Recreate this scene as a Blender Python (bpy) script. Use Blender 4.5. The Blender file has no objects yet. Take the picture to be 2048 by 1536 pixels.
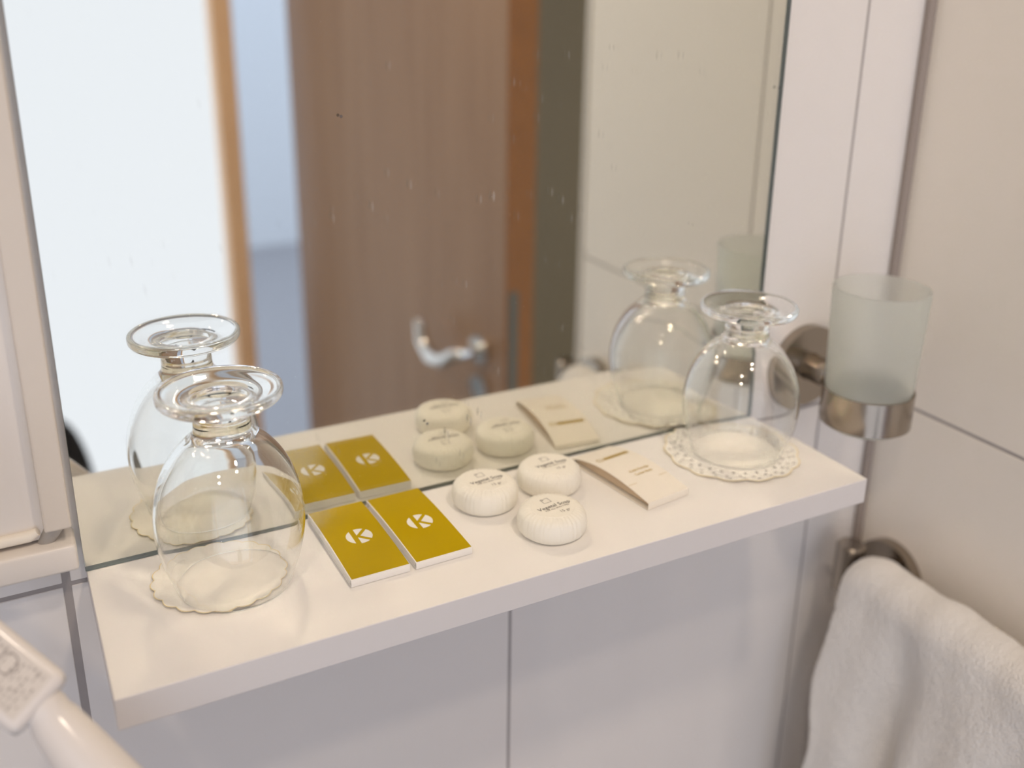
import bpy, bmesh, math, random
from math import sin, cos, pi, radians
from mathutils import Vector, Matrix

sc = bpy.context.scene
COL = sc.collection

# ---------------------------------------------------------------- camera
cam_d = bpy.data.cameras.new('camera')
cam = bpy.data.objects.new('camera', cam_d)
COL.objects.link(cam)
cam.rotation_mode = 'XYZ'
cam.location = (-0.01663, -0.541390, 0.323935)
cam.rotation_euler = (radians(71.28123), radians(-0.45262), radians(-27.20281))
cam_d.sensor_fit = 'HORIZONTAL'
cam_d.sensor_width = 36.0
cam_d.lens = 1991.88 / 2048 * 36
cam_d.shift_x = 24.87 / 2048
cam_d.shift_y = -151.02 / 2048
cam_d.clip_start = 0.01
cam_d.clip_end = 50
cam_d.dof.use_dof = True
cam_d.dof.focus_distance = 0.565
cam_d.dof.aperture_fstop = 3.5
sc.camera = cam

# ---------------------------------------------------------------- world and exposure
world = bpy.data.worlds.new('world')
sc.world = world
world.use_nodes = True
bg = world.node_tree.nodes['Background']
bg.inputs[0].default_value = (0.62, 0.72, 0.92, 1)
bg.inputs[1].default_value = 2.0
sc.view_settings.view_transform = 'Standard'
sc.view_settings.look = 'None'
sc.view_settings.gamma = 1.0
sc.view_settings.use_curve_mapping = False
sc.view_settings.exposure = 0.0
LAMP_W = 4.7         # watts of each ceiling downlight
WINDOW_L = 1.22       # radiance of the daylit frosted window
cy = sc.cycles
cy.max_bounces = 32
cy.transmission_bounces = 28
cy.glossy_bounces = 24
cy.diffuse_bounces = 5
cy.transparent_max_bounces = 16
cy.caustics_reflective = True
cy.caustics_refractive = True
cy.blur_glossy = 0.0
cy.sample_clamp_indirect = 200.0
cy.use_denoising = True
cy.use_guiding = True
cy.use_surface_guiding = True
cy.use_volume_guiding = False


# ---------------------------------------------------------------- materials
def new_mat(name):
    m = bpy.data.materials.new(name)
    m.use_nodes = True
    return m, m.node_tree.nodes, m.node_tree.links


def pbr(name, col, rough=0.5, metal=0.0, spec=0.5, trans=0.0, ior=1.45, coat=0.0,
        noise=0.0, nscale=30.0, bump=0.0, bscale=200.0, bdist=0.001, sss=0.0, sheen=0.0):
    m, n, l = new_mat(name)
    b = n['Principled BSDF']
    b.inputs['Base Color'].default_value = (*col, 1)
    b.inputs['Roughness'].default_value = rough
    b.inputs['Metallic'].default_value = metal
    b.inputs['Specular IOR Level'].default_value = spec
    b.inputs['Transmission Weight'].default_value = trans
    b.inputs['IOR'].default_value = ior
    b.inputs['Coat Weight'].default_value = coat
    b.inputs['Coat Roughness'].default_value = 0.03
    b.inputs['Sheen Weight'].default_value = sheen
    if sss:
        b.inputs['Subsurface Weight'].default_value = sss
        b.inputs['Subsurface Radius'].default_value = (0.004, 0.003, 0.002)
        b.inputs['Subsurface Scale'].default_value = 1.0
    tc = n.new('ShaderNodeTexCoord')
    if noise:
        t = n.new('ShaderNodeTexNoise')
        t.inputs['Scale'].default_value = nscale
        t.inputs['Detail'].default_value = 4
        l.new(tc.outputs['Object'], t.inputs['Vector'])
        r = n.new('ShaderNodeMix')
        r.data_type = 'RGBA'
        r.inputs['A'].default_value = (*[max(0, c * (1 - noise)) for c in col], 1)
        r.inputs['B'].default_value = (*[min(1, c * (1 + noise * 0.6)) for c in col], 1)
        l.new(t.outputs['Fac'], r.inputs['Factor'])
        l.new(r.outputs['Result'], b.inputs['Base Color'])
    if bump:
        t2 = n.new('ShaderNodeTexNoise')
        t2.inputs['Scale'].default_value = bscale
        t2.inputs['Detail'].default_value = 3
        l.new(tc.outputs['Object'], t2.inputs['Vector'])
        bp = n.new('ShaderNodeBump')
        bp.inputs['Strength'].default_value = bump
        bp.inputs['Distance'].default_value = bdist
        l.new(t2.outputs['Fac'], bp.inputs['Height'])
        l.new(bp.outputs['Normal'], b.inputs['Normal'])
    return m


def emit(name, col, strength):
    m, n, l = new_mat(name)
    n.remove(n['Principled BSDF'])
    e = n.new('ShaderNodeEmission')
    e.inputs[0].default_value = (*col, 1)
    e.inputs[1].default_value = strength
    l.new(e.outputs[0], n['Material Output'].inputs['Surface'])
    return m


def glass(name, col, rough=0.0, ior=1.5):
    m, n, l = new_mat(name)
    n.remove(n['Principled BSDF'])
    g = n.new('ShaderNodeBsdfGlass')
    g.inputs['Color'].default_value = (*col, 1)
    g.inputs['Roughness'].default_value = rough
    g.inputs['IOR'].default_value = ior
    l.new(g.outputs[0], n['Material Output'].inputs['Surface'])
    return m


M = {}
M['tile'] = pbr('glazed_tile', (0.80, 0.765, 0.74), 0.08, spec=0.5, noise=0.015, nscale=6)
M['tile_lamplit'] = pbr('glazed_tile_lamplit', (0.86, 0.805, 0.725), 0.08, spec=0.5, noise=0.015, nscale=6)  # same tile as the back wall, warm lamp light mixed into its colour
M['grout'] = pbr('grey_grout', (0.36, 0.33, 0.32), 0.85, noise=0.1, nscale=90)
M['sealant'] = pbr('corner_sealant', (0.33, 0.28, 0.25), 0.6)
M['plaster'] = pbr('plaster', (0.66, 0.63, 0.59), 0.8, noise=0.02)
M['floor'] = pbr('floor_tile', (0.22, 0.21, 0.20), 0.4, noise=0.1)
M['laminate'] = pbr('white_laminate', (0.86, 0.835, 0.80), 0.33, spec=0.45, noise=0.012, nscale=14,
                    bump=0.05, bscale=900, bdist=0.0002)
M['edge'] = pbr('laminate_edging', (0.73, 0.70, 0.69), 0.4, spec=0.4)
M['goblet'] = glass('goblet_glass', (0.997, 0.999, 0.996), 0.0, 1.5)
M['paper'] = pbr('doily_paper', (0.87, 0.84, 0.77), 0.8, noise=0.03, nscale=200)
M['paper_edge'] = pbr('yellowed_edge', (0.80, 0.68, 0.42), 0.8)
M['card'] = pbr('cream_card', (0.88, 0.82, 0.72), 0.38, spec=0.4)
M['card_white'] = pbr('white_card', (0.88, 0.85, 0.81), 0.5, spec=0.3)
M['olive'] = pbr('olive_print', (0.51, 0.355, 0.001), 0.12, spec=0.4, coat=0.0, noise=0.02, nscale=60)
M['emblem'] = pbr('white_emblem', (0.88, 0.86, 0.80), 0.2)
M['inside'] = pbr('cotton_pad', (0.62, 0.48, 0.33), 0.8)
M['gold_ink'] = pbr('gold_ink', (0.50, 0.34, 0.03), 0.4)
M['ink'] = pbr('grey_ink', (0.13, 0.115, 0.10), 0.6)
M['ink_pale'] = pbr('pale_ink', (0.36, 0.32, 0.27), 0.6)
M['soap'] = pbr('pleated_wrap', (0.90, 0.86, 0.76), 0.5, spec=0.35, sss=0.0, noise=0.02, nscale=150,
                bump=0.25, bscale=260, bdist=0.0006)
M['soap_label'] = pbr('soap_label', (0.90, 0.86, 0.76), 0.5, spec=0.35)
M['steel'] = pbr('brushed_steel', (0.38, 0.33, 0.275), 0.2, metal=1.0, bump=0.03, bscale=500, bdist=0.0002)
M['frost'] = pbr('frosted_glass', (0.89, 0.905, 0.87), 0.45, trans=0.85, ior=1.2, spec=0.5)
M['towel'] = pbr('terry_cloth', (0.87, 0.835, 0.79), 0.95, spec=0.1, sheen=0.35, noise=0.05, nscale=25,
                 bump=1.0, bscale=520, bdist=0.002)
M['plastic'] = pbr('cream_plastic', (0.72, 0.655, 0.58), 0.35, spec=0.4, noise=0.02)
M['plastic_white'] = pbr('white_plastic', (0.80, 0.75, 0.70), 0.3, spec=0.5)
M['plastic_grey'] = pbr('grey_plastic', (0.42, 0.39, 0.36), 0.5)  # plain grey plastic of the hinge pin and mirror backing
M['dryer'] = pbr('dryer_plastic', (0.78, 0.73, 0.69), 0.18, spec=0.5)
M['dryer_grey'] = pbr('dryer_grey_trim', (0.34, 0.33, 0.31), 0.3)
M['lock'] = pbr('lock_plate_metal', (0.13, 0.13, 0.10), 0.6, spec=0.2)
M['label'] = pbr('rating_label', (0.66, 0.61, 0.56), 0.5)
M['label_ink'] = pbr('rating_ink', (0.33, 0.29, 0.27), 0.6)
M['black'] = pbr('black_cloth', (0.008, 0.008, 0.009), 0.9)
M['orange_wood'] = pbr('orange_wood', (0.98, 0.62, 0.36), 0.4, noise=0.12, nscale=12)
M['edge_wood'] = pbr('door_edge_wood', (0.29, 0.09, 0.002), 0.5, noise=0.2, nscale=20)
M['dark_wall'] = pbr('dark_cupboard', (0.265, 0.18, 0.085), 0.5, noise=0.06, nscale=4)
M['chrome'] = pbr('satin_chrome', (0.75, 0.74, 0.72), 0.15, metal=1.0)
M['blue_wall'] = pbr('blue_grey_wall', (0.74, 0.76, 0.80), 0.8)
M['dark_floor'] = pbr('dark_floor', (0.35, 0.34, 0.36), 0.5)
M['lamp'] = pbr('lamp_reflector', (0.85, 0.85, 0.85), 0.2)
M['window'] = emit('daylit_window', (0.84, 0.88, 1.0), WINDOW_L)


def door_wood():
    m, n, l = new_mat('door_veneer')
    b = n['Principled BSDF']
    tc = n.new('ShaderNodeTexCoord')
    mp = n.new('ShaderNodeMapping')
    mp.inputs['Scale'].default_value = (9, 9, 0.5)
    w = n.new('ShaderNodeTexNoise')
    w.inputs['Scale'].default_value = 3.0
    w.inputs['Detail'].default_value = 6
    r = n.new('ShaderNodeValToRGB')
    r.color_ramp.elements[0].position = 0.3
    r.color_ramp.elements[0].color = (0.29, 0.155, 0.072, 1)
    r.color_ramp.elements[1].position = 0.75
    r.color_ramp.elements[1].color = (0.37, 0.22, 0.12, 1)
    l.new(tc.outputs['Object'], mp.inputs['Vector'])
    l.new(mp.outputs['Vector'], w.inputs['Vector'])
    l.new(w.outputs['Fac'], r.inputs['Fac'])
    l.new(r.outputs['Color'], b.inputs['Base Color'])
    b.inputs['Roughness'].default_value = 0.35
    return m


M['door'] = door_wood()


def mirror_front():
    """Clear glass front, with sparse specks and faint dried smears on it."""
    m, n, l = new_mat('mirror_glass_front')
    n.remove(n['Principled BSDF'])
    out = n['Material Output']
    g = n.new('ShaderNodeBsdfGlass')
    g.inputs['Color'].default_value = (0.965, 0.965, 0.945, 1)
    g.inputs['IOR'].default_value = 1.5
    g.inputs['Roughness'].default_value = 0.0
    d = n.new('ShaderNodeBsdfDiffuse')
    d.inputs['Color'].default_value = (0.55, 0.53, 0.50, 1)
    dk = n.new('ShaderNodeBsdfDiffuse')
    dk.inputs['Color'].default_value = (0.10, 0.10, 0.12, 1)
    tc = n.new('ShaderNodeTexCoord')

    def ramp(p0, p1, v0=0.0, v1=1.0):
        r = n.new('ShaderNodeMapRange')
        r.inputs['From Min'].default_value = p0
        r.inputs['From Max'].default_value = p1
        r.inputs['To Min'].default_value = v0
        r.inputs['To Max'].default_value = v1
        return r
    # small streaks, denser in the wiped-dry area at the middle right
    mp = n.new('ShaderNodeMapping')
    mp.inputs['Rotation'].default_value = (0, radians(-28), 0)
    mp.inputs['Scale'].default_value = (1.0, 1.0, 0.32)
    l.new(tc.outputs['Object'], mp.inputs['Vector'])
    v = n.new('ShaderNodeTexVoronoi')
    v.inputs['Scale'].default_value = 150
    l.new(mp.outputs['Vector'], v.inputs['Vector'])
    r1 = ramp(0.20, 0.06)
    l.new(v.outputs['Distance'], r1.inputs['Value'])
    ns = n.new('ShaderNodeTexNoise')
    ns.inputs['Scale'].default_value = 14
    ns.inputs['Detail'].default_value = 3
    l.new(tc.outputs['Object'], ns.inputs['Vector'])
    r2 = ramp(0.52, 0.70)
    l.new(ns.outputs['Fac'], r2.inputs['Value'])
    sep = n.new('ShaderNodeSeparateXYZ')
    l.new(tc.outputs['Object'], sep.inputs[0])
    # a band of the glass around x = 0.27 m where the dried drops are
    sb = n.new('ShaderNodeMath'); sb.operation = 'SUBTRACT'; sb.inputs[1].default_value = 0.275
    l.new(sep.outputs['X'], sb.inputs[0])
    ab = n.new('ShaderNodeMath'); ab.operation = 'ABSOLUTE'
    l.new(sb.outputs[0], ab.inputs[0])
    r3 = ramp(0.16, 0.0, 0.12, 1.0)
    l.new(ab.outputs[0], r3.inputs['Value'])
    m1 = n.new('ShaderNodeMath'); m1.operation = 'MULTIPLY'
    l.new(r1.outputs[0], m1.inputs[0]); l.new(r2.outputs[0], m1.inputs[1])
    m2 = n.new('ShaderNodeMath'); m2.operation = 'MULTIPLY'
    l.new(m1.outputs[0], m2.inputs[0]); l.new(r3.outputs[0], m2.inputs[1])
    m3 = n.new('ShaderNodeMath'); m3.operation = 'MULTIPLY'; m3.inputs[1].default_value = 0.5
    l.new(m2.outputs[0], m3.inputs[0])
    hz = n.new('ShaderNodeMath'); hz.operation = 'ADD'; hz.inputs[1].default_value = 0.012
    l.new(m3.outputs[0], hz.inputs[0])
    mix = n.new('ShaderNodeMixShader')
    l.new(hz.outputs[0], mix.inputs[0]); l.new(g.outputs[0], mix.inputs[1]); l.new(d.outputs[0], mix.inputs[2])
    # dark specks
    v2 = n.new('ShaderNodeTexVoronoi')
    v2.inputs['Scale'].default_value = 30
    l.new(tc.outputs['Object'], v2.inputs['Vector'])
    r4 = ramp(0.034, 0.022)
    l.new(v2.outputs['Distance'], r4.inputs['Value'])
    m4 = n.new('ShaderNodeMath'); m4.operation = 'MULTIPLY'; m4.inputs[1].default_value = 0.6
    l.new(r4.outputs[0], m4.inputs[0])
    mix2 = n.new('ShaderNodeMixShader')
    l.new(m4.outputs[0], mix2.inputs[0]); l.new(mix.outputs[0], mix2.inputs[1]); l.new(dk.outputs[0], mix2.inputs[2])
    l.new(mix2.outputs[0], out.inputs['Surface'])
    return m


M['mirror_front'] = mirror_front()
M['silver'] = pbr('mirror_silvering', (0.885, 0.885, 0.84), 0.0, metal=1.0)
M['glass_edge'] = pbr('green_glass_edge', (0.20, 0.29, 0.235), 0.3)


# ---------------------------------------------------------------- helpers
def link(name, bm, mats, parent=None, smooth=False, angle=None):
    me = bpy.data.meshes.new(name)
    bmesh.ops.recalc_face_normals(bm, faces=bm.faces)
    bm.to_mesh(me)
    bm.free()
    if not isinstance(mats, (list, tuple)):
        mats = [mats]
    for mt in mats:
        me.materials.append(mt)
    if smooth:
        for p in me.polygons:
            p.use_smooth = True
        if angle is not None:
            me.set_sharp_from_angle(angle=radians(angle))
    o = bpy.data.objects.new(name, me)
    COL.objects.link(o)
    if parent:
        o.parent = parent
    return o


def thing(name, label, cat, loc=(0, 0, 0), rot=(0, 0, 0), group=None):
    o = bpy.data.objects.new(name, None)
    COL.objects.link(o)
    o.location = loc
    o.rotation_euler = rot
    o['label'] = label
    o['category'] = cat
    if group:
        o['group'] = group
    return o


def tag(o, label, cat, group=None):
    o['label'] = label
    o['category'] = cat
    if group:
        o['group'] = group
    return o


def struct(o):
    o['kind'] = 'structure'
    return o


def box(bm, x0, x1, y0, y1, z0, z1, bev=0.0, mat=0, seg=2):
    r = bmesh.ops.create_cube(bm, size=1.0)
    vs = r['verts']
    for v in vs:
        v.co = Vector(((x0 + x1) / 2 + v.co.x * (x1 - x0), (y0 + y1) / 2 + v.co.y * (y1 - y0),
                       (z0 + z1) / 2 + v.co.z * (z1 - z0)))
    fs = set(f for v in vs for f in v.link_faces)
    for f in fs:
        f.material_index = mat
    if bev:
        es = list(set(e for v in vs for e in v.link_edges))
        rr = bmesh.ops.bevel(bm, geom=es, offset=bev, segments=seg, profile=0.5, affect='EDGES')
        for f in rr['faces']:
            f.material_index = mat
    return vs


def boxbm(*a, **k):
    bm = bmesh.new()
    box(bm, *a, **k)
    return bm


def lathe(bm, prof, n=96, closed_top=True, closed_bottom=False, mat=0, rfun=None):
    """prof: list of (r, z).  r = 0 makes a pole."""
    rings = []
    for (r, z) in prof:
        if r < 1e-7:
            rings.append([bm.verts.new((0, 0, z))])
        else:
            ring = []
            for i in range(n):
                a = 2 * pi * i / n
                rr = r * (rfun(a, r, z) if rfun else 1.0)
                ring.append(bm.verts.new((rr * cos(a), rr * sin(a), z)))
            rings.append(ring)
    for A, B in zip(rings, rings[1:]):
        for i in range(n):
            j = (i + 1) % n
            if len(A) == 1 and len(B) == 1:
                continue
            if len(A) == 1:
                f = bm.faces.new((A[0], B[i], B[j]))
            elif len(B) == 1:
                f = bm.faces.new((A[i], A[j], B[0]))
            else:
                f = bm.faces.new((A[i], A[j], B[j], B[i]))
            f.material_index = mat
    return rings


def cr(pts, sub=6):
    """Catmull-Rom through the profile points."""
    out = []
    P = [pts[0]] + list(pts) + [pts[-1]]
    for i in range(1, len(P) - 2):
        p0, p1, p2, p3 = P[i - 1], P[i], P[i + 1], P[i + 2]
        for k in range(sub):
            t = k / sub
            out.append(tuple(0.5 * (2 * b + (c - a) * t + (2 * a - 5 * b + 4 * c - d) * t * t
                                    + (-a + 3 * b - 3 * c + d) * t ** 3)
                             for a, b, c, d in zip(p0, p1, p2, p3)))
    out.append(tuple(pts[-1]))
    return [(max(0.0, q[0]),) + tuple(q[1:]) for q in out]


def tube(bm, pts, rad, n=16, cap=True, mat=0):
    pts = [Vector(p) for p in pts]
    rads = rad if isinstance(rad, (list, tuple)) else [rad] * len(pts)
    rings = []
    up = None
    for i, p in enumerate(pts):
        d = (pts[min(i + 1, len(pts) - 1)] - pts[max(i - 1, 0)]).normalized()
        if up is None:
            up = d.orthogonal().normalized()
        up = (up - d * up.dot(d)).normalized()
        s = d.cross(up)
        rings.append([bm.verts.new(p + (up * cos(2 * pi * k / n) + s * sin(2 * pi * k / n)) * rads[i])
                      for k in range(n)])
    for A, B in zip(rings, rings[1:]):
        for k in range(n):
            f = bm.faces.new((A[k], A[(k + 1) % n], B[(k + 1) % n], B[k]))
            f.material_index = mat
    if cap:
        for rg in (rings[0], rings[-1]):
            f = bm.faces.new(rg)
            f.material_index = mat


TEXT_FAT = 0.00004


def text_bm(bm, s, size, cx, cy_, z, rot=0.0, align='CENTER', width=None, mat=0, thick=0.0, zf=None, spacing=1.0):
    cu = bpy.data.curves.new('txt', 'FONT')
    cu.body = s
    cu.size = size
    cu.align_x = align
    cu.space_character = spacing
    cu.resolution_u = 3
    cu.offset = TEXT_FAT
    ob = bpy.data.objects.new('txt', cu)
    COL.objects.link(ob)
    bpy.context.view_layer.update()
    dg = bpy.context.evaluated_depsgraph_get()
    me = bpy.data.meshes.new_from_object(ob.evaluated_get(dg))
    xs = [v.co.x for v in me.vertices]
    k = 1.0
    if width and xs:
        k = width / (max(xs) - min(xs))
    off = len(bm.verts)
    vs = []
    for v in me.vertices:
        x, y = v.co.x * k, v.co.y
        X = cx + x * cos(rot) - y * sin(rot)
        Y = cy_ + x * sin(rot) + y * cos(rot)
        vs.append(bm.verts.new((X, Y, z + (zf(X, Y) if zf else 0))))
    for p in me.polygons:
        try:
            f = bm.faces.new([vs[i] for i in p.vertices])
            f.material_index = mat
        except ValueError:
            pass
    bpy.data.objects.remove(ob)
    bpy.data.meshes.remove(me)
    bpy.data.curves.remove(cu)


def strip(bm, x0, y0, x1, y1, w, z, zf=None, mat=0, seg=4):
    d = Vector((x1 - x0, y1 - y0))
    if d.length < 1e-9:
        return
    nrm = Vector((-d.y, d.x)).normalized() * w / 2
    prev = None
    for i in range(seg + 1):
        p = Vector((x0, y0)) + d * i / seg
        a, b = p + nrm, p - nrm
        va = bm.verts.new((a.x, a.y, z + (zf(a.x, a.y) if zf else 0)))
        vb = bm.verts.new((b.x, b.y, z + (zf(b.x, b.y) if zf else 0)))
        if prev:
            f = bm.faces.new((prev[0], va, vb, prev[1]))
            f.material_index = mat
        prev = (va, vb)


def up_normals(o):
    """make every face of a flat print face +Z"""
    me = o.data
    bm = bmesh.new()
    bm.from_mesh(me)
    bm.normal_update()
    bmesh.ops.reverse_faces(bm, faces=[f for f in bm.faces if f.normal.z < 0])
    bm.to_mesh(me)
    bm.free()


# ---------------------------------------------------------------- the room
CEIL, FLOOR = 1.10, -1.36
XR = 0.6257
GZ = -0.0085


def cuts(a, b, js, g):
    """tile spans between joint positions"""
    js = sorted([j for j in js if a < j < b])
    e = [a] + js + [b]
    return [((e[i] + (g / 2 if i else 0)), (e[i + 1] - (g / 2 if i < len(e) - 2 else 0))) for i in range(len(e) - 1)]


# back wall: grout slab with glazed tiles standing 0.6 mm proud
bm = bmesh.new()
box(bm, -1.30, XR + 0.12, 0.0026, 0.10, FLOOR, CEIL, mat=1)
xj = [-0.0109 - 0.2865 * k for k in range(0, 5)] + [0.2755, 0.5620]
for (x0, x1) in cuts(-1.30, XR, xj, 0.0024):
    if abs(x0 - (-0.0109)) < 0.01:
        x0 += 0.0011
    if abs(x1 - (-0.0109)) < 0.01:
        x1 -= 0.0011
    for (z0, z1) in cuts(FLOOR, CEIL, [GZ - 0.9, GZ - 0.45, GZ, GZ + 0.45, GZ + 0.9], 0.0028):
        box(bm, x0, x1, 0.002, 0.006, z0, z1, bev=0.0004, mat=0, seg=1)
struct(link('wall_back', bm, [M['tile'], M['grout']]))

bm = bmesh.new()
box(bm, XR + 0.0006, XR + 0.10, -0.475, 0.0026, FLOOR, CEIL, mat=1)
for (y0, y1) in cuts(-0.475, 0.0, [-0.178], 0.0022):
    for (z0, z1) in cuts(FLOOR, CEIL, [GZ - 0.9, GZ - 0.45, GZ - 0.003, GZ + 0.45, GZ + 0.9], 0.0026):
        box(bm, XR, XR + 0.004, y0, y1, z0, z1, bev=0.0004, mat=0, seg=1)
struct(link('wall_right', bm, [M['tile_lamplit'], M['grout']]))
struct(link('trim_1', boxbm(XR - 0.0075, XR, -0.0035, 0.002, FLOOR, CEIL, bev=0.001), M['sealant']))
struct(link('trim_2', boxbm(XR - 0.002, XR + 0.102, -0.487, -0.475, FLOOR, CEIL, bev=0.003), M['plaster']))

struct(link('floor', boxbm(-1.30, 2.6, -1.72, 0.10, FLOOR - 0.05, FLOOR), M['floor']))
struct(link('ceiling', boxbm(-1.30, 2.6, -1.85, 0.10, CEIL, CEIL + 0.05), M['plaster']))
struct(link('wall_left', boxbm(-1.35, -1.30, -1.85, 0.10, FLOOR, CEIL), M['plaster']))
# opposite side of the room, seen only in the mirror
struct(link('wall_far_right', boxbm(0.66, 2.6, -1.85, -1.75, FLOOR, CEIL), M['dark_wall']))
struct(link('wall_far_end', boxbm(2.6, 2.65, -1.85, 0.10, FLOOR, CEIL), M['dark_wall']))
w = bpy.data.objects.new('window_1', None)
COL.objects.link(w)
struct(w)
w.location = (-0.4, -1.76, 0)
link('window_pane', boxbm(-0.86, 0.845, -0.005, 0.005, FLOOR + 0.10, CEIL - 0.02), M['window'], w)
link('window_frame', boxbm(-0.90, 0.85, -0.03, 0.01, FLOOR, FLOOR + 0.10, bev=0.003), M['orange_wood'], w)
struct(link('trim_3', boxbm(0.451, 0.494, -1.80, -1.715, FLOOR, CEIL, bev=0.004), M['orange_wood']))
# the room beyond the doorway
struct(link('wall_next_room', boxbm(0.2, 4.0, -5.75, -5.65, FLOOR, CEIL + 0.3), M['blue_wall']))
struct(link('floor_next_room', boxbm(-0.8, 4.0, -5.65, -1.86, FLOOR - 0.05, FLOOR), M['dark_floor']))

# door: leaf open about eighty degrees, seen in the mirror
d1 = bpy.data.objects.new('door_1', None)
COL.objects.link(d1)
struct(d1)
d1.location = (0.743, -0.90, FLOOR)
# local +X runs from the free edge to the hinges, local +Y is the face away from the mirror view
d1.rotation_euler = (0, 0, math.atan2(-0.985, -0.174))
link('door_leaf', boxbm(0.004, 0.80, 0.0, 0.058, 0.01, 2.35, bev=0.002), M['door'], d1)
link('door_edge', boxbm(0.0, 0.0036, 0.0, 0.058, 0.01, 2.35), M['edge_wood'], d1)
link('lock_plate', boxbm(-0.0015, 0.0, 0.004, 0.022, 0.92, 1.16, bev=0.0004), M['lock'], d1)
hz_ = 1.36 - 0.325
for sgn, nm in ((-1, 'door_handle'), (1, 'door_handle')):
    y0 = 0.0 if sgn < 0 else 0.058
    bm = bmesh.new()
    tube(bm, [(0.075, y0, hz_), (0.075, y0 + sgn * 0.009, hz_)], 0.026, n=32)
    tube(bm, [(0.075, y0 + sgn * 0.008, hz_), (0.075, y0 + sgn * 0.035, hz_), (0.078, y0 + sgn * 0.047, hz_ - 0.002),
              (0.088, y0 + sgn * 0.052, hz_ - 0.005), (0.12, y0 + sgn * 0.052, hz_ - 0.026), (0.16, y0 + sgn * 0.052, hz_ - 0.034),
              (0.195, y0 + sgn * 0.050, hz_ - 0.012), (0.212, y0 + sgn * 0.046, hz_ + 0.026)],
         [0.010, 0.010, 0.0115, 0.013, 0.0145, 0.0145, 0.013, 0.009], n=16)
    tube(bm, [(0.075, y0, hz_ - 0.075), (0.075, y0 + sgn * 0.009, hz_ - 0.075)], 0.024, n=32)
    link(nm, bm, M['chrome'], d1, smooth=True, angle=40)

# ceiling downlights
def downlight(x, y, r, label):
    t = thing('ceiling_downlight', label, 'ceiling light', (x, y, CEIL), group=None)
    bm = bmesh.new()
    lathe(bm, [(r, -0.001), (r, -0.006), (r + 0.004, -0.008), (r + 0.014, -0.006), (r + 0.016, -0.0005), (r, -0.0005)], n=48)
    link('trim_ring', bm, M['chrome'], t, smooth=True, angle=40)
    bm = bmesh.new()
    lathe(bm, [(0.0, -0.004), (r * 0.98, -0.004)], n=48)
    link('reflector', bm, M['lamp'], t)
    ld = bpy.data.lights.new('bulb', 'AREA')
    ld.shape = 'DISK'
    ld.size = 2 * r * 0.95
    ld.energy = LAMP_W
    ld.color = (1.0, 0.83, 0.66)
    ld.cycles.is_caustics_light = False
    lo = bpy.data.objects.new('bulb', ld)
    COL.objects.link(lo)
    lo.parent = t
    lo.location = (0, 0, -0.006)
    return t


downlight(0.33, -0.70, 0.052, 'round recessed ceiling spotlight shining on the middle of the shelf')
downlight(-0.42, -0.95, 0.052, 'round recessed ceiling spotlight over the left side of the room')

# ---------------------------------------------------------------- mirror and shelf
mir = thing('wall_mirror', 'large frameless wall mirror with green glass edge standing on the white shelf', 'mirror', (0, 0, 0))
bm = bmesh.new()
vs = box(bm, -0.0005, 0.4830, -0.0033, 0.0010, 0.0002, 0.72)
bm.normal_update()
for f in bm.faces:
    c = f.calc_center_median()
    f.material_index = 2
    if abs(f.normal.y) > 0.9:
        f.material_index = 0 if c.y < -0.001 else 1
link('mirror_glass', bm, [M['mirror_front'], M['silver'], M['glass_edge']], mir)
link('backing', boxbm(-0.0005, 0.4830, 0.0012, 0.0019, 0.0002, 0.72), M['plastic_grey'], mir)

sh = boxbm(0.0, 0.4828, -0.1209, 0.00195, -0.018, 0.0, bev=0.0006)
bm = sh
bm.normal_update()
for f in bm.faces:
    f.material_index = 0 if f.normal.z > 0.5 else 1
tag(link('wall_shelf', bm, [M['laminate'], M['edge']]),
    'long white laminate shelf board under the mirror holding goblets and soaps', 'shelf')
bpy.data.objects['wall_shelf'].cycles.is_caustics_receiver = True

# ---------------------------------------------------------------- goblets (upside down)
WHOLE = [(0.0318, 0.0006), (0.0340, 0.0075), (0.0368, 0.0160), (0.0392, 0.0260), (0.0403, 0.0370), (0.0396, 0.0480),
         (0.0372, 0.0590), (0.0332, 0.0690), (0.0282, 0.0770), (0.0222, 0.0837), (0.0177, 0.0876), (0.0156, 0.0903),
         (0.0150, 0.0930), (0.0149, 0.0962), (0.0148, 0.0992), (0.0150, 0.1016), (0.0162, 0.1037),
         (0.0200, 0.1053), (0.0260, 0.1066), (0.0296, 0.1074), (0.0317, 0.1083), (0.0327, 0.1096), (0.0329, 0.1109),
         (0.0329, 0.1121), (0.0326, 0.1131), (0.0315, 0.1136), (0.0298, 0.1135), (0.0260, 0.1129), (0.0200, 0.1122),
         (0.0150, 0.1118), (0.0090, 0.1114), (0.0070, 0.1115), (0.0030, 0.1116), (0.0, 0.1116)]
FULL = cr(WHOLE, 6)
OUT, STEM, FOOT = FULL[:11 * 6 + 1], FULL[11 * 6:16 * 6 + 1], FULL[16 * 6:]
INN = cr([(0.0, 0.0866), (0.0060, 0.0862), (0.0105, 0.0850), (0.0150, 0.0830), (0.0200, 0.0798), (0.0256, 0.0740), (0.0308, 0.0662),
          (0.0350, 0.0572), (0.0377, 0.0474), (0.0387, 0.0370), (0.0378, 0.0262), (0.0357, 0.0161), (0.0330, 0.0076),
          (0.0308, 0.0008)], 6)
RIM = [(0.0308, 0.0008), (0.0310, 0.0002), (0.0313, 0.0), (0.0316, 0.0002), (0.0318, 0.0006)]


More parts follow.
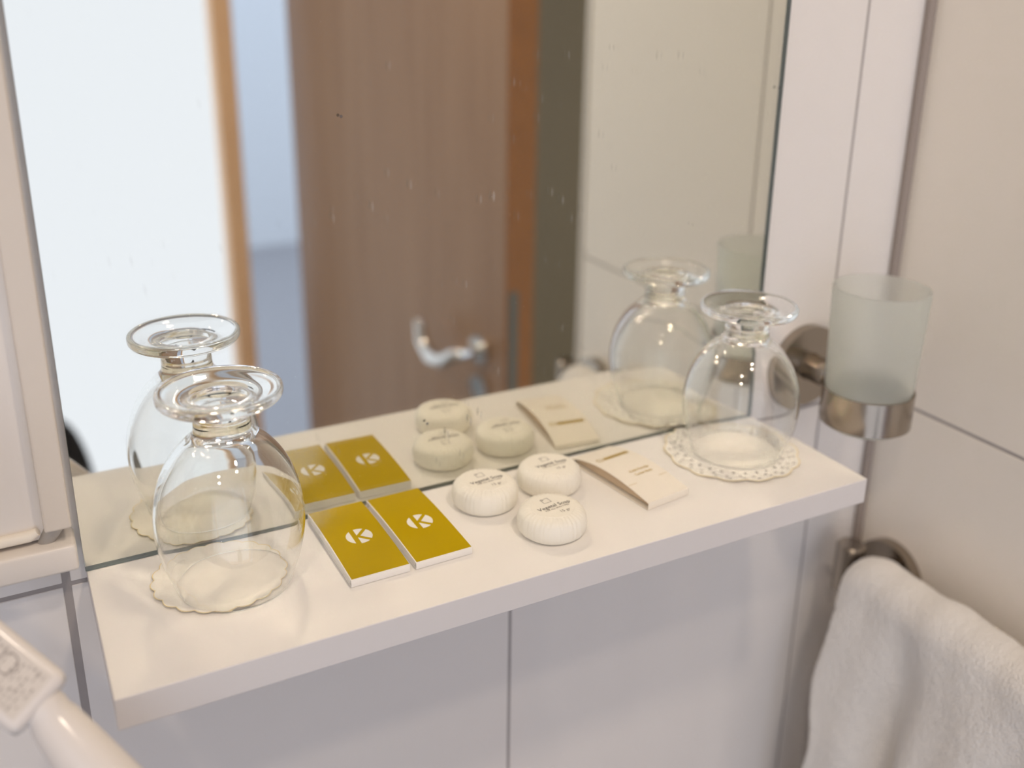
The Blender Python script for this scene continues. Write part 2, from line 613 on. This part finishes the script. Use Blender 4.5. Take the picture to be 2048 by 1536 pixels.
def make_goblet(label, loc, group, zs=1.0, rot=0.0, first=None):
    if first is None:
        t = thing('glass_goblet', label, 'goblet', loc, (0, 0, rot), group)
        bm = bmesh.new()
        lathe(bm, INN[:-1] + RIM + OUT[1:], n=160)
        link('bowl', bm, M['goblet'], t, smooth=True)
        bm = bmesh.new()
        lathe(bm, STEM, n=160)
        link('stem', bm, M['goblet'], t, smooth=True)
        bm = bmesh.new()
        lathe(bm, FOOT, n=160)
        link('foot', bm, M['goblet'], t, smooth=True)
        for ch in t.children:
            ch.cycles.is_caustics_caster = True
            # outward normals on the open shells
            me = ch.data
            b2 = bmesh.new()
            b2.from_mesh(me)
            b2.normal_update()
            if ch.name.startswith('bowl'):
                ref = max(b2.faces, key=lambda f: (f.calc_center_median().xy.length))
                bad = ref.normal.dot(Vector((*ref.calc_center_median().xy, 0))) < 0
            elif ch.name.startswith('stem'):
                ref = b2.faces[:][0]
                bad = ref.normal.dot(Vector((*ref.calc_center_median().xy, 0))) < 0
            else:
                ref = max(b2.faces, key=lambda f: (f.calc_center_median().xy.length))
                bad = ref.normal.dot(Vector((*ref.calc_center_median().xy, 0))) < 0
            if bad:
                bmesh.ops.reverse_faces(b2, faces=b2.faces[:])
                b2.to_mesh(me)
            b2.free()
    else:
        t = first.copy()
        COL.objects.link(t)
        t.location = loc
        t.rotation_euler = (0, 0, rot)
        t['label'] = label
        for ch in first.children:
            c = ch.copy()
            COL.objects.link(c)
            c.parent = t
    t.scale = (1, 1, zs)
    return t


g1 = make_goblet('clear glass goblet upside down on the small plain doily beside the olive packets',
                 (0.0735, -0.0488, 0.0010), 'upturned goblets on the shelf', 1.02)
bpy.context.view_layer.update()
g2 = make_goblet('clear glass goblet upside down on the wide lace doily by the steel holder',
                 (0.4300, -0.0480, 0.0012), 'upturned goblets on the shelf', 0.965, 0.8, g1)


# ---------------------------------------------------------------- doilies
def doily(name, label, x, y, R, lobes, amp, holes, rot, group):
    bm = bmesh.new()
    n = lobes * 16
    radii = [0.0, 0.2, 0.4, 0.55, 0.68, 0.74, 0.79, 0.83, 0.87, 0.905, 0.94, 0.965, 0.985, 1.0]
    rings = []
    for k, q in enumerate(radii):
        if q == 0:
            rings.append([bm.verts.new((0, 0, 0.0004))])
            continue
        ring = []
        for i in range(n):
            a = 2 * pi * i / n
            sc_ = 1.0
            if q > 0.7:
                sc_ = 1 + amp * (abs(cos(a * lobes / 2)) - 0.5) * (q - 0.7) / 0.3
            r = R * q * sc_
            z = 0.0004
            if holes:
                z += (0.0006 * max(0, q - 0.8) / 0.2 * (1 + sin(a * 3 + 1)) + 0.0003 * sin(a * lobes) * (q > 0.7)
                      + (0.0005 if 0.72 < q < 0.8 else 0))
            else:
                z += 0.0004 * max(0, q - 0.8) / 0.2 * (1 + sin(a * 2))
            ring.append(bm.verts.new((r * cos(a), r * sin(a), z)))
        rings.append(ring)
    for k, (A, B) in enumerate(zip(rings, rings[1:])):
        for i in range(n):
            j = (i + 1) % n
            if len(A) == 1:
                f = bm.faces.new((A[0], B[i], B[j]))
                f.material_index = 0
                continue
            if holes and k in (5, 7, 9):
                ph = {5: 0, 7: 4, 9: 2}[k]
                if ((i + ph) % 8) in (0, 1):
                    continue
            f = bm.faces.new((A[i], A[j], B[j], B[i]))
            f.material_index = 1 if k >= len(radii) - 2 else 0
    bmesh.ops.recalc_face_normals(bm, faces=bm.faces)
    ext = bmesh.ops.solidify(bm, geom=bm.faces[:], thickness=0.00025)
    o = link(name, bm, [M['paper'], M['paper_edge']])
    o.location = (x, y, 0.0003)
    o.rotation_euler = (0, 0, rot)
    o.cycles.is_caustics_receiver = True
    tag(o, label, 'doily', group)
    return o


doily('paper_doily', 'small plain doily with scalloped yellowed edge under the left goblet',
      0.0665, -0.0400, 0.0365, 20, 0.055, False, 0.2, 'doilies under the goblets')
doily('paper_doily', 'wide perforated lace doily under the right goblet',
      0.4260, -0.0475, 0.0468, 14, 0.05, True, 0.0, 'doilies under the goblets')


# ---------------------------------------------------------------- folded card packets
def packet(name, label, cat, loc, rot, W, L, hf, hm, hb, olive, group):
    """sleeve folded at the near end, open on both long sides; local y=0 far end, y=-L near end"""
    t = thing(name, label, cat, loc, (0, 0, rot), group)
    N = 24

    def top(y):
        u = -y / L       # 0 far, 1 near
        base = hb + (hf - hb) * u
        return base + (hm - (hb + hf) / 2) * 4 * u * (1 - u) * (0.75 + 0.5 * (1 - u))
    th = 0.0004
    bm = bmesh.new()
    # outer and inner loops of the sleeve in (y, z), extruded in x
    outer = [(0.0, 0.0)]
    outer += [(-L * i / N, 0.0) for i in range(1, N + 1)]
    outer += [(-L - 0.0003, hf * 0.25), (-L - 0.0003, hf * 0.8)]
    outer += [(-L * (N - i) / N, top(-L * (N - i) / N)) for i in range(0, N + 1)]
    if not olive:
        outer[-1] = (-0.0, top(0))
    inner = []
    m_ = len(outer)
    for i in range(m_):
        p0, p1, p2 = outer[i - 1], outer[i], outer[(i + 1) % m_]
        d = Vector((p2[0] - p0[0], p2[1] - p0[1]))
        d.normalize()
        nrm = Vector((d.y, -d.x))
        # loop runs: bottom toward -y, up, back along the top -> interior is on the +z side of the bottom
        inner.append((p1[0] + nrm.x * th, p1[1] + nrm.y * th))
    # make sure inner is inside
    cyy = sum(p[1] for p in outer) / m_
    if (inner[3][1] - outer[3][1]) < 0:
        inner = [(o_[0] * 2 - i_[0], o_[1] * 2 - i_[1]) for o_, i_ in zip(outer, inner)]
    R_ = {}
    for key, lp in (('o', outer), ('i', inner)):
        for sx in (-1, 1):
            R_[key, sx] = [bm.verts.new((sx * W / 2, y, z)) for (y, z) in lp]
    for i in range(m_):
        j = (i + 1) % m_
        bm.faces.new((R_['o', -1][i], R_['o', -1][j], R_['o', 1][j], R_['o', 1][i]))
        bm.faces.new((R_['i', -1][i], R_['i', 1][i], R_['i', 1][j], R_['i', -1][j]))
        for sx in (-1, 1):
            bm.faces.new((R_['o', sx][i], R_['i', sx][i], R_['i', sx][j], R_['o', sx][j]))
    link('sleeve', bm, M['card_white'] if olive else M['card'], t, smooth=True, angle=35)
    # contents
    bm = bmesh.new()
    ins = 0.0006 if olive else 0.003
    rows = []
    for i in range(1, N):
        y = -L * i / N
        zt = top(y) - th - 0.0003
        zb = th + 0.0001 + (0.0009 if not olive else 0)
        if zt < zb + 0.0002:
            continue
        rows.append([bm.verts.new((sx * (W / 2 - ins), y, z)) for (sx, z) in ((-1, zb), (1, zb), (1, zt), (-1, zt))])
    for A, B in zip(rows, rows[1:]):
        for k in range(4):
            bm.faces.new((A[k], A[(k + 1) % 4], B[(k + 1) % 4], B[k]))
    bm.faces.new(rows[0]); bm.faces.new(rows[-1])
    link('contents', bm, M['card_white'] if olive else M['inside'], t, smooth=True, angle=35)
    zf = lambda x, y: top(max(-L, min(0, y)))
    if olive:
        bm = bmesh.new()
        nx = 2
        g = {}
        a0, a1 = -0.0002, -L + 0.0006
        for i in range(N + 1):
            y = a0 + (a1 - a0) * i / N
            for s_, x in ((0, -W / 2 + 0.0006), (1, W / 2 - 0.0001)):
                g[i, s_, 0] = bm.verts.new((x, y, zf(x, y) + 0.00002))
                g[i, s_, 1] = bm.verts.new((x, y, zf(x, y) + 0.00016))
        for i in range(N):
            bm.faces.new((g[i, 0, 1], g[i, 1, 1], g[i + 1, 1, 1], g[i + 1, 0, 1]))
            bm.faces.new((g[i, 0, 0], g[i, 1, 0], g[i + 1, 1, 0], g[i + 1, 0, 0]))
            for s_ in (0, 1):
                bm.faces.new((g[i, s_, 0], g[i, s_, 1], g[i + 1, s_, 1], g[i + 1, s_, 0]))
        for i in (0, N):
            bm.faces.new((g[i, 0, 0], g[i, 1, 0], g[i, 1, 1], g[i, 0, 1]))
        cov = link('cover', bm, M['olive'], t, smooth=True, angle=35)
        cov['label'] = 'glossy olive-gold printed cover'
        # emblem: a round letter-K mark cut from a disc
        R0 = 0.0079
        circ = [(R0 * cos(2 * pi * k / 96), R0 * sin(2 * pi * k / 96)) for k in range(96)]

        def clip(poly, a, b, c_):
            out = []
            for i in range(len(poly)):
                p, q = poly[i], poly[(i + 1) % len(poly)]
                fp, fq = a * p[0] + b * p[1] + c_, a * q[0] + b * q[1] + c_
                if fp >= 0:
                    out.append(p)
                if (fp >= 0) != (fq >= 0):
                    s = fp / (fp - fq)
                    out.append((p[0] + (q[0] - p[0]) * s, p[1] + (q[1] - p[1]) * s))
            return out
        sx1, sx2 = -0.0042, -0.0012    # the letter's upright
        wd = 0.0015
        pieces = [clip(circ, -1, 0, sx1)]
        # arms leave (sx2, 0): upper and lower at 45 degrees, half width wd
        k = 0.7071
        up_ = clip(clip(circ, 1, 0, -sx2), -k, k, k * sx2 - wd * 0.55)
        pieces.append(up_)
        dn_ = clip(clip(circ, 1, 0, -sx2), -k, -k, k * sx2 - wd * 0.55)
        pieces.append(dn_)
        rt = clip(clip(circ, k, k, -k * (sx2 + 0.0004) - wd * 0.75), k, -k, -k * (sx2 + 0.0004) - wd * 0.75)
        pieces.append(rt)
        bm = bmesh.new()
        ex, ey = 0.0015, -0.0400
        for pc in pieces:
            if len(pc) > 2:
                vs_ = [bm.verts.new((ex + q[0], ey + q[1], zf(0, ey + q[1]) + 0.00022)) for q in pc]
                bm.faces.new(vs_)
        bmesh.ops.triangulate(bm, faces=bm.faces[:])
        em = link('emblem', bm, M['emblem'], cov)
        up_normals(em)
    else:
        # gold brand strip and two lines of small gold lettering
        bm = bmesh.new()
        z0 = 0.00012
        for dy in (-0.00165, -0.0011, -0.00055, 0.0, 0.00055, 0.0011, 0.00165):
            strip(bm, -0.0070, -0.0222 + dy, 0.0146, -0.0222 + dy, 0.00038, z0, zf)
        # little round mark cut by the strip
        for (a0_, a1_) in ((0.35, 1.3), (1.8, 2.9), (3.4, 4.5), (4.9, 5.9)):
            for q in range(6):
                aa = a0_ + (a1_ - a0_) * q / 6
                bb = a0_ + (a1_ - a0_) * (q + 1) / 6
                strip(bm, -0.0102 + 0.0021 * cos(aa), -0.0222 + 0.0021 * sin(aa), -0.0102 + 0.0021 * cos(bb),
                      -0.0222 + 0.0021 * sin(bb), 0.0011, z0, zf, seg=1)
        o = link('gold_logo', bm, M['gold_ink'], t)
        up_normals(o)
        bm = bmesh.new()
        text_bm(bm, 'Kulak Pamuğu', 0.0031, 0.0030, -0.0475, z0, 0, width=0.0165, zf=zf)
        text_bm(bm, 'Cotton Buds', 0.0031, 0.0030, -0.0522, z0, 0, width=0.0145, zf=zf)
        strip(bm, -W / 2 + 0.0005, -0.0590, -0.0100, -0.0590, 0.00028, z0, zf)
        strip(bm, 0.0095, -0.0590, 0.0165, -0.0590, 0.00028, z0, zf)
        o = link('gold_lettering', bm, M['gold_ink'], t)
        up_normals(o)
    return t


packet('olive_packet', 'olive-gold packet with white round K mark, the left of the pair beside the left goblet', 'packet',
       (0.1452, -0.0066, 0.0003), radians(0.6), 0.0350, 0.0785, 0.0046, 0.0062, 0.0052, True, 'olive packets side by side')
packet('olive_packet', 'olive-gold packet with white round K mark, the right of the pair, nearer the soaps', 'packet',
       (0.1836, -0.0066, 0.0003), radians(1.2), 0.0356, 0.0780, 0.0043, 0.0058, 0.0050, True, 'olive packets side by side')
packet('cotton_bud_packet', 'cream folded card packet with gold lettering between the soaps and the right goblet', 'packet',
       (0.3315, -0.0095, 0.0003), radians(7.5), 0.0350, 0.0785, 0.0052, 0.0098, 0.0030, False, None)


# ---------------------------------------------------------------- round wrapped soaps
def soap_proto(label, loc, rot):
    t = thing('round_soap', label, 'soap', loc, (0, 0, rot), 'wrapped round soaps in the middle of the shelf')
    R = 0.0212
    prof = cr([(0.0, 0.0), (0.0155, 0.0), (0.0190, 0.0006), (0.0206, 0.0025), (0.0213, 0.0060), (0.0211, 0.0095),
               (0.0199, 0.0128), (0.0171, 0.0149), (0.0138, 0.0157), (0.0122, 0.0159), (0.0060, 0.0162), (0.0, 0.0162)], 4)
    rnd = random.Random(5)
    ph = [rnd.uniform(-0.5, 0.5) for _ in range(40)]

    def rf(a, r, z):
        s = min(1.0, max(0.0, (r - 0.012) / 0.006))
        k = (a * 40 / (2 * pi) + 0.35 * sin(a * 7) + 0.2 * sin(a * 13)) % 40
        i = int(k) % 40
        f = k - int(k)
        return 1 + s * (0.015 * (abs(f - 0.5) * 2 - 0.5) * (1 + 1.6 * ph[i]) + 0.006 * sin(a * 5 + ph[3]))
    bm = bmesh.new()
    lathe(bm, prof, n=240, rfun=rf)
    for v in bm.verts:
        r = v.co.xy.length
        if v.co.z > 0.012 and r > 0.0122:
            a = math.atan2(v.co.y, v.co.x)
            v.co.z += 0.00035 * (abs(((a * 40 / (2 * pi)) % 1) - 0.5) * 2 - 0.5) * min(1, (r - 0.0122) / 0.003)
    link('pleated_wrapper', bm, M['soap'], t, smooth=True)
    # round top label
    zt = 0.01625
    bm = bmesh.new()
    lathe(bm, [(0.0, zt + 0.00012), (0.0135, zt - 0.0003), (0.0137, zt - 0.0006)], n=64)
    lb = link('top_label', bm, M['soap_label'], t, smooth=True, angle=30)
    zf = lambda x, y: 0.00012 - 0.00042 * (math.hypot(x, y) / 0.0135)
    bm = bmesh.new()
    text_bm(bm, 'Vegetal Soap', 0.0044, 0.0010, -0.0018, zt + 0.00010, 0, width=0.0232, zf=zf)
    o = link('product_lettering', bm, M['ink'], lb); up_normals(o)
    bm = bmesh.new()
    text_bm(bm, 'FOR ALL SKIN TYPES', 0.0019, 0.0012, -0.0042, zt + 0.00010, 0, width=0.0172, zf=zf)
    text_bm(bm, '15 gr', 0.0033, 0.0035, -0.0093, zt + 0.00010, 0, width=0.0068, zf=zf)
    o = link('small_lettering', bm, M['ink_pale'], lb); up_normals(o)
    bm = bmesh.new()
    x0, x1, y0, y1 = -0.0028, 0.0024, 0.0042, 0.0092
    wd = 0.0003
    z_ = zt + 0.0001
    strip(bm, x0, y0, x1, y0, wd, z_, zf); strip(bm, x1, y0, x1, y1, wd, z_, zf)
    strip(bm, x0, y0, x0, y1 - 0.0016, wd, z_, zf); strip(bm, x1, y1, x0 + 0.0022, y1, wd, z_, zf)
    for q in range(12):
        a, b = 2 * pi * q / 12, 2 * pi * (q + 1) / 12
        strip(bm, x0 + 0.0008 + 0.0010 * cos(a), y1 - 0.0006 + 0.0007 * sin(a), x0 + 0.0008 + 0.0010 * cos(b),
              y1 - 0.0006 + 0.0007 * sin(b), 0.00025, z_, zf, seg=1)
    strip(bm, x0 + 0.0004, y1 + 0.0003, x0 + 0.0016, y1 - 0.0012, 0.00022, z_, zf, seg=1)
    o = link('square_leaf_mark', bm, M['ink'], lb); up_normals(o)
    return t


def copy_tree(o, parent=None):
    c = o.copy()
    COL.objects.link(c)
    if parent:
        c.parent = parent
    for ch in list(o.children):
        copy_tree(ch, c)
    return c


s1 = soap_proto('round white wrapped soap nearest the olive packets, left of the three', (0.2365, -0.0338, 0.0003), radians(4))
bpy.context.view_layer.update()
for (x, y, rz, lab) in ((0.2585, -0.0815, 6, 'round white wrapped soap nearest the front edge of the shelf'),
                        (0.2845, -0.0330, 3, 'round white wrapped soap next to the cream cotton bud packet')):
    c = copy_tree(s1)
    c.location = (x, y, 0.0003)
    c.rotation_euler = (0, 0, radians(rz))
    c['label'] = lab

# ---------------------------------------------------------------- tumbler in its wall holder
TX, TY = 0.5360, -0.0655
hold = thing('tumbler_holder', 'brushed steel wall ring holder carrying the frosted tumbler beside the mirror', 'holder', (TX, 0.002, 0.031))
bm = bmesh.new()
tube(bm, [(0, 0, 0), (0, -0.0085, 0)], 0.0325, n=64)
b_ = bm
link('rosette', bm, M['steel'], hold, smooth=True, angle=40)
bm = bmesh.new()
tube(bm, [(0, -0.0085, 0), (0, -0.012, 0), (0, -0.030, 0), (0, -0.0335, -0.001)], [0.0115, 0.0105, 0.0105, 0.007], n=32)
link('arm', bm, M['steel'], hold, smooth=True, angle=40)
bm = bmesh.new()
RO = 0.0327
lathe(bm, [(RO - 0.0012, -0.0215), (RO, -0.0212), (RO, 0.0045), (RO - 0.0012, 0.0048), (RO - 0.0016, 0.004), (RO - 0.0016, -0.0212), (RO - 0.0012, -0.0215)], n=96)
rg = link('ring', bm, M['steel'], hold, smooth=True, angle=35)
rg.location = (0, TY - 0.002, 0)

bm = bmesh.new()
lathe(bm, [(0.0, 0.0), (0.0255, 0.0), (0.0285, 0.0018), (0.0298, 0.005), (0.0302, 0.030), (0.0312, 0.034), (0.0337, 0.1070), (0.0334, 0.1080),
           (0.0322, 0.1080), (0.0317, 0.1070), (0.0290, 0.0340), (0.0284, 0.0300), (0.0280, 0.0080), (0.0260, 0.0050), (0.0, 0.0050)], n=96)
tm = link('frosted_tumbler', bm, M['frost'], smooth=True, angle=40)
tm.location = (TX, TY, 0.0050)
tag(tm, 'frosted glass tumbler standing in the steel wall ring to the right of the mirror', 'tumbler')

# ---------------------------------------------------------------- towel rail and towel
BX, BZ = 0.580, -0.150
rail = thing('towel_rail', 'brushed steel towel rail on the right wall under the white towel', 'towel rail', (XR, -0.040, BZ))
for yy in (0.0, -0.393):
    bm = bmesh.new()
    tube(bm, [(0, yy, -0.015), (-0.010, yy, -0.015)], 0.0315, n=64)
    link('rosette', bm, M['steel'], rail, smooth=True, angle=40)
    bm = bmesh.new()
    tube(bm, [(-0.010, yy, -0.010), (-0.035, yy, -0.010), (BX - XR, yy, -0.008)], 0.0085, n=32)
    link('post', bm, M['steel'], rail, smooth=True, angle=40)
    bm = bmesh.new()
    lathe(bm, [(0.0, -0.022), (0.010, -0.022), (0.0118, -0.020), (0.0118, 0.021), (0.010, 0.023), (0.0, 0.023)], n=48)
    k_ = link('knuckle', bm, M['steel'], rail, smooth=True, angle=40)
    k_.location = (BX - XR, yy + (0.008 if yy == 0 else 0), 0)
bm = bmesh.new()
tube(bm, [(BX - XR, 0.0, 0), (BX - XR, -0.393, 0)], 0.0080, n=32)
link('bar', bm, M['steel'], rail, smooth=True, angle=40)


def towel():
    """a folded towel laid over the rail, modelled as one thick closed cloth"""
    ny, nt = 240, 190
    y0, y1 = -0.049, -0.410
    topz = 0.012        # cloth stands this far off the bar centre
    rng = random.Random(3)

    def fold(y, d):
        # d = depth of hang below the bar
        s = min(1.0, d / 0.13)
        u = (y0 - y)
        return (0.0125 * s * sin(u * 62 + 0.4 + 0.8 * s) + 0.006 * s * sin(u * 128 + 2.0 + 1.5 * s)
                + 0.0035 * sin(u * 45 + 1.2) * min(1, d / 0.05) + 0.004 * s)
    P = []
    F, B = 0.44, 0.36
    for j in range(nt + 1):
        t = j / nt
        L = t * (F + B + 0.05)
        P.append(L)
    bm = bmesh.new()
    grid = []
    for j, L in enumerate(P):
        row = []
        for i in range(ny + 1):
            v = i / ny
            y = y0 + (y1 - y0) * v
            lump = 0.0008 * sin(v * 26 + 1) + 0.0006 * sin(v * 61)
            rad = 0.0205 + lump
            arc = pi * rad
            if L < F:
                d = F - L
                fl = fold(y, d)
                X = -rad - fl - 0.012 * (d / F) ** 1.3
                Z = -d
                # near the far end the cloth spreads toward the back wall as it hangs
                yy = y + 0.006 * (1 - v) ** 3 * min(1, d / 0.35) + 0.004 * sin(d * 30 + v * 8) * min(1, d / .1)
            elif L < F + arc:
                a = (L - F) / rad
                X = -rad * cos(a)
                Z = rad * sin(a) + 0.0006 * sin(v * 33)
                yy = y
            else:
                d = L - F - arc
                X = rad + 0.002 * sin(v * 40)
                Z = -d
                yy = y
            # droop of the corner at the far end
            e = max(0.0, 1 - v * 14)
            if L > F - 0.02 and L < F + arc + 0.02:
                Z -= 0.006 * e * e
            yy += 0.002 * sin(L * 60) * (1 if v < 0.5 else -1)
            row.append(bm.verts.new((X, yy, Z)))
        grid.append(row)
    for j in range(nt):
        for i in range(ny):
            bm.faces.new((grid[j][i], grid[j][i + 1], grid[j + 1][i + 1], grid[j + 1][i]))
    bmesh.ops.recalc_face_normals(bm, faces=bm.faces)
    o = link('hand_towel', bm, M['towel'], smooth=True)
    so = o.modifiers.new('thick', 'SOLIDIFY')
    so.thickness = 0.0075
    so.offset = 0
    su = o.modifiers.new('sub', 'SUBSURF')
    su.levels = su.render_levels = 1
    tx = bpy.data.textures.new('terry', 'CLOUDS')
    tx.noise_scale = 0.006
    tx.noise_depth = 2
    dm = o.modifiers.new('terry', 'DISPLACE')
    dm.texture = tx
    dm.strength = 0.0012
    dm.mid_level = 0.5
    dm.texture_coords = 'LOCAL'
    o.location = (BX, 0, BZ)
    tag(o, 'white terry towel hanging in folds over the steel rail at lower right', 'towel')


towel()

# ---------------------------------------------------------------- cream framed cabinet left of the mirror
cab = thing('wall_cabinet', 'cream plastic framed wall cabinet left of the mirror, seen at the frame edge', 'cabinet', (-0.0046, 0.002, 0.0))
bm = bmesh.new()
box(bm, -0.0135, 0.0, -0.022, -0.0, 0.0385, 0.72, bev=0.0012)
link('stile', bm, M['plastic'], cab)
bm = bmesh.new()
box(bm, -0.30, -0.0130, -0.012, -0.001, 0.030, 0.72, bev=0.0008)
link('panel', bm, M['plastic_white'], cab)
bm = bmesh.new()
tube(bm, [(-0.30, -0.0135, 0.0330), (-0.0205, -0.0135, 0.0345), (-0.0165, -0.0145, 0.0368)], [0.0032, 0.0032, 0.0022], n=16)
link('loose_seal', bm, M['card'], cab, smooth=True, angle=50)
bm = bmesh.new()
tube(bm, [(-0.0145, -0.0110, 0.0265), (-0.0095, -0.0120, 0.0345), (-0.0070, -0.0125, 0.0384)], [0.0040, 0.0046, 0.0046], n=24)
link('hinge_pin', bm, M['plastic_grey'], cab, smooth=True, angle=50)
bm = bmesh.new()
box(bm, -0.30, 0.0010, -0.023, -0.0, 0.0125, 0.0285, bev=0.0022, seg=3)
link('bottom_rail', bm, M['plastic_white'], cab, smooth=True, angle=35)

# ---------------------------------------------------------------- hair dryer in the near left corner
A = Vector((-0.603, 0.538, 0.589)).normalized()
Wv = Vector((-0.0161, -0.0004, -0.0231))
Wv = (Wv - A * Wv.dot(A)).normalized()
Nv = A.cross(Wv).normalized()
camv = Vector(cam.location)
base = Vector((-0.02886, -0.14836, 0.02893))
if Nv.dot(camv - base) < 0:
    Nv = -Nv
tl = radians(32)      # rolled about its own axis so the lower side shows
Nv = (Nv * cos(tl) - Wv * sin(tl)).normalized()
Wv = A.cross(Nv).normalized()
mtx = Matrix((Wv, A, Nv)).transposed()
if mtx.determinant() < 0:
    Wv = -Wv
    mtx = Matrix((Wv, A, Nv)).transposed()
dr = thing('hair_dryer', 'white wall-hung hair dryer handle with a printed rating label at lower left', 'hair dryer', base)
dr.rotation_euler = mtx.to_euler()
bm = boxbm(-0.0150, 0.0150, 0.0, 0.150, -0.0200, 0.0, bev=0.0045, seg=5)
hd = link('handle', bm, M['dryer'], dr, smooth=True, angle=60)
lb = link('rating_label', boxbm(-0.0108, 0.0108, 0.005, 0.075, -0.0001, 0.0002, bev=0.0), M['label'], hd)
lb['label'] = 'grey rating label with small print'
bm = bmesh.new()
rnd = random.Random(8)
for k in range(26):
    yy = 0.0075 + k * 0.0025
    x = -0.0095
    while x < 0.008:
        wl = rnd.uniform(0.0010, 0.0032)
        if rnd.random() < 0.75:
            strip(bm, x, yy, min(0.0098, x + wl), yy, rnd.choice([0.0005, 0.0007, 0.0010]), 0.00024, seg=1)
        x += wl + 0.0010
for (cx_, cy_, r_) in ((0.004, 0.0230, 0.0042), (-0.0035, 0.042, 0.0038)):
    for q in range(20):
        a, b = 2 * pi * q / 20, 2 * pi * (q + 1) / 20
        strip(bm, cx_ + r_ * cos(a), cy_ + r_ * sin(a), cx_ + r_ * cos(b), cy_ + r_ * sin(b), 0.0007, 0.00026, seg=1)
o = link('small_print', bm, M['label_ink'], lb)
bm = boxbm(-0.0152, 0.0152, 0.001, 0.150, -0.0262, -0.0192, bev=0.003, seg=4)
link('grey_back', bm, M['dryer_grey'], dr, smooth=True, angle=60)
bm = bmesh.new()
nd = mtx.transposed() @ Vector((0.42, -0.42, -0.72)).normalized()
n0 = Vector((0.0, 0.0, -0.011))
tube(bm, [n0 + Vector((0, 0.004, 0)), n0 + Vector((0, -0.002, 0)), n0 + nd * 0.0045, n0 + nd * 0.008, n0 + nd * 0.05, n0 + nd * 0.11],
     [0.0090, 0.0090, 0.0092, 0.0102, 0.0150, 0.0160], n=40)
link('neck', bm, M['dryer'], dr, smooth=True, angle=40)
bm = bmesh.new()
tube(bm, [n0 + nd * 0.108, n0 + nd * 0.14, n0 + nd * 0.18], [0.0160, 0.006, 0.004], n=24)
link('cord_sleeve', bm, M['dryer_grey'], dr, smooth=True, angle=50)
# wall hook that carries it, out of frame on the cabinet side
bm = bmesh.new()
box(bm, -0.150, -0.110, -0.115, -0.0205, 0.085, 0.135, bev=0.004)
hk = link('dryer_bracket', bm, M['dryer'], None, smooth=True, angle=50)
tag(hk, 'white plastic wall bracket holding the hair dryer', 'bracket')

# ---------------------------------------------------------------- dark garment hanging on the far side (mirror only)
bm = bmesh.new()
rings = cr([(0.0, 0.0), (0.030, -0.02), (0.055, -0.07), (0.075, -0.16), (0.085, -0.30), (0.088, -0.48), (0.085, -0.60), (0.0, -0.60)], 4)
lathe(bm, rings, n=48, rfun=lambda a, r, z: 1 + 0.06 * sin(5 * a + z * 9))
o = link('black_garment', bm, M['black'], smooth=True, angle=60)
o.scale = (1, 0.5, 1)
o.location = (0.024, -1.66, -0.60)
tag(o, 'black garment hanging at the far side of the room, seen dark in the mirror', 'garment')
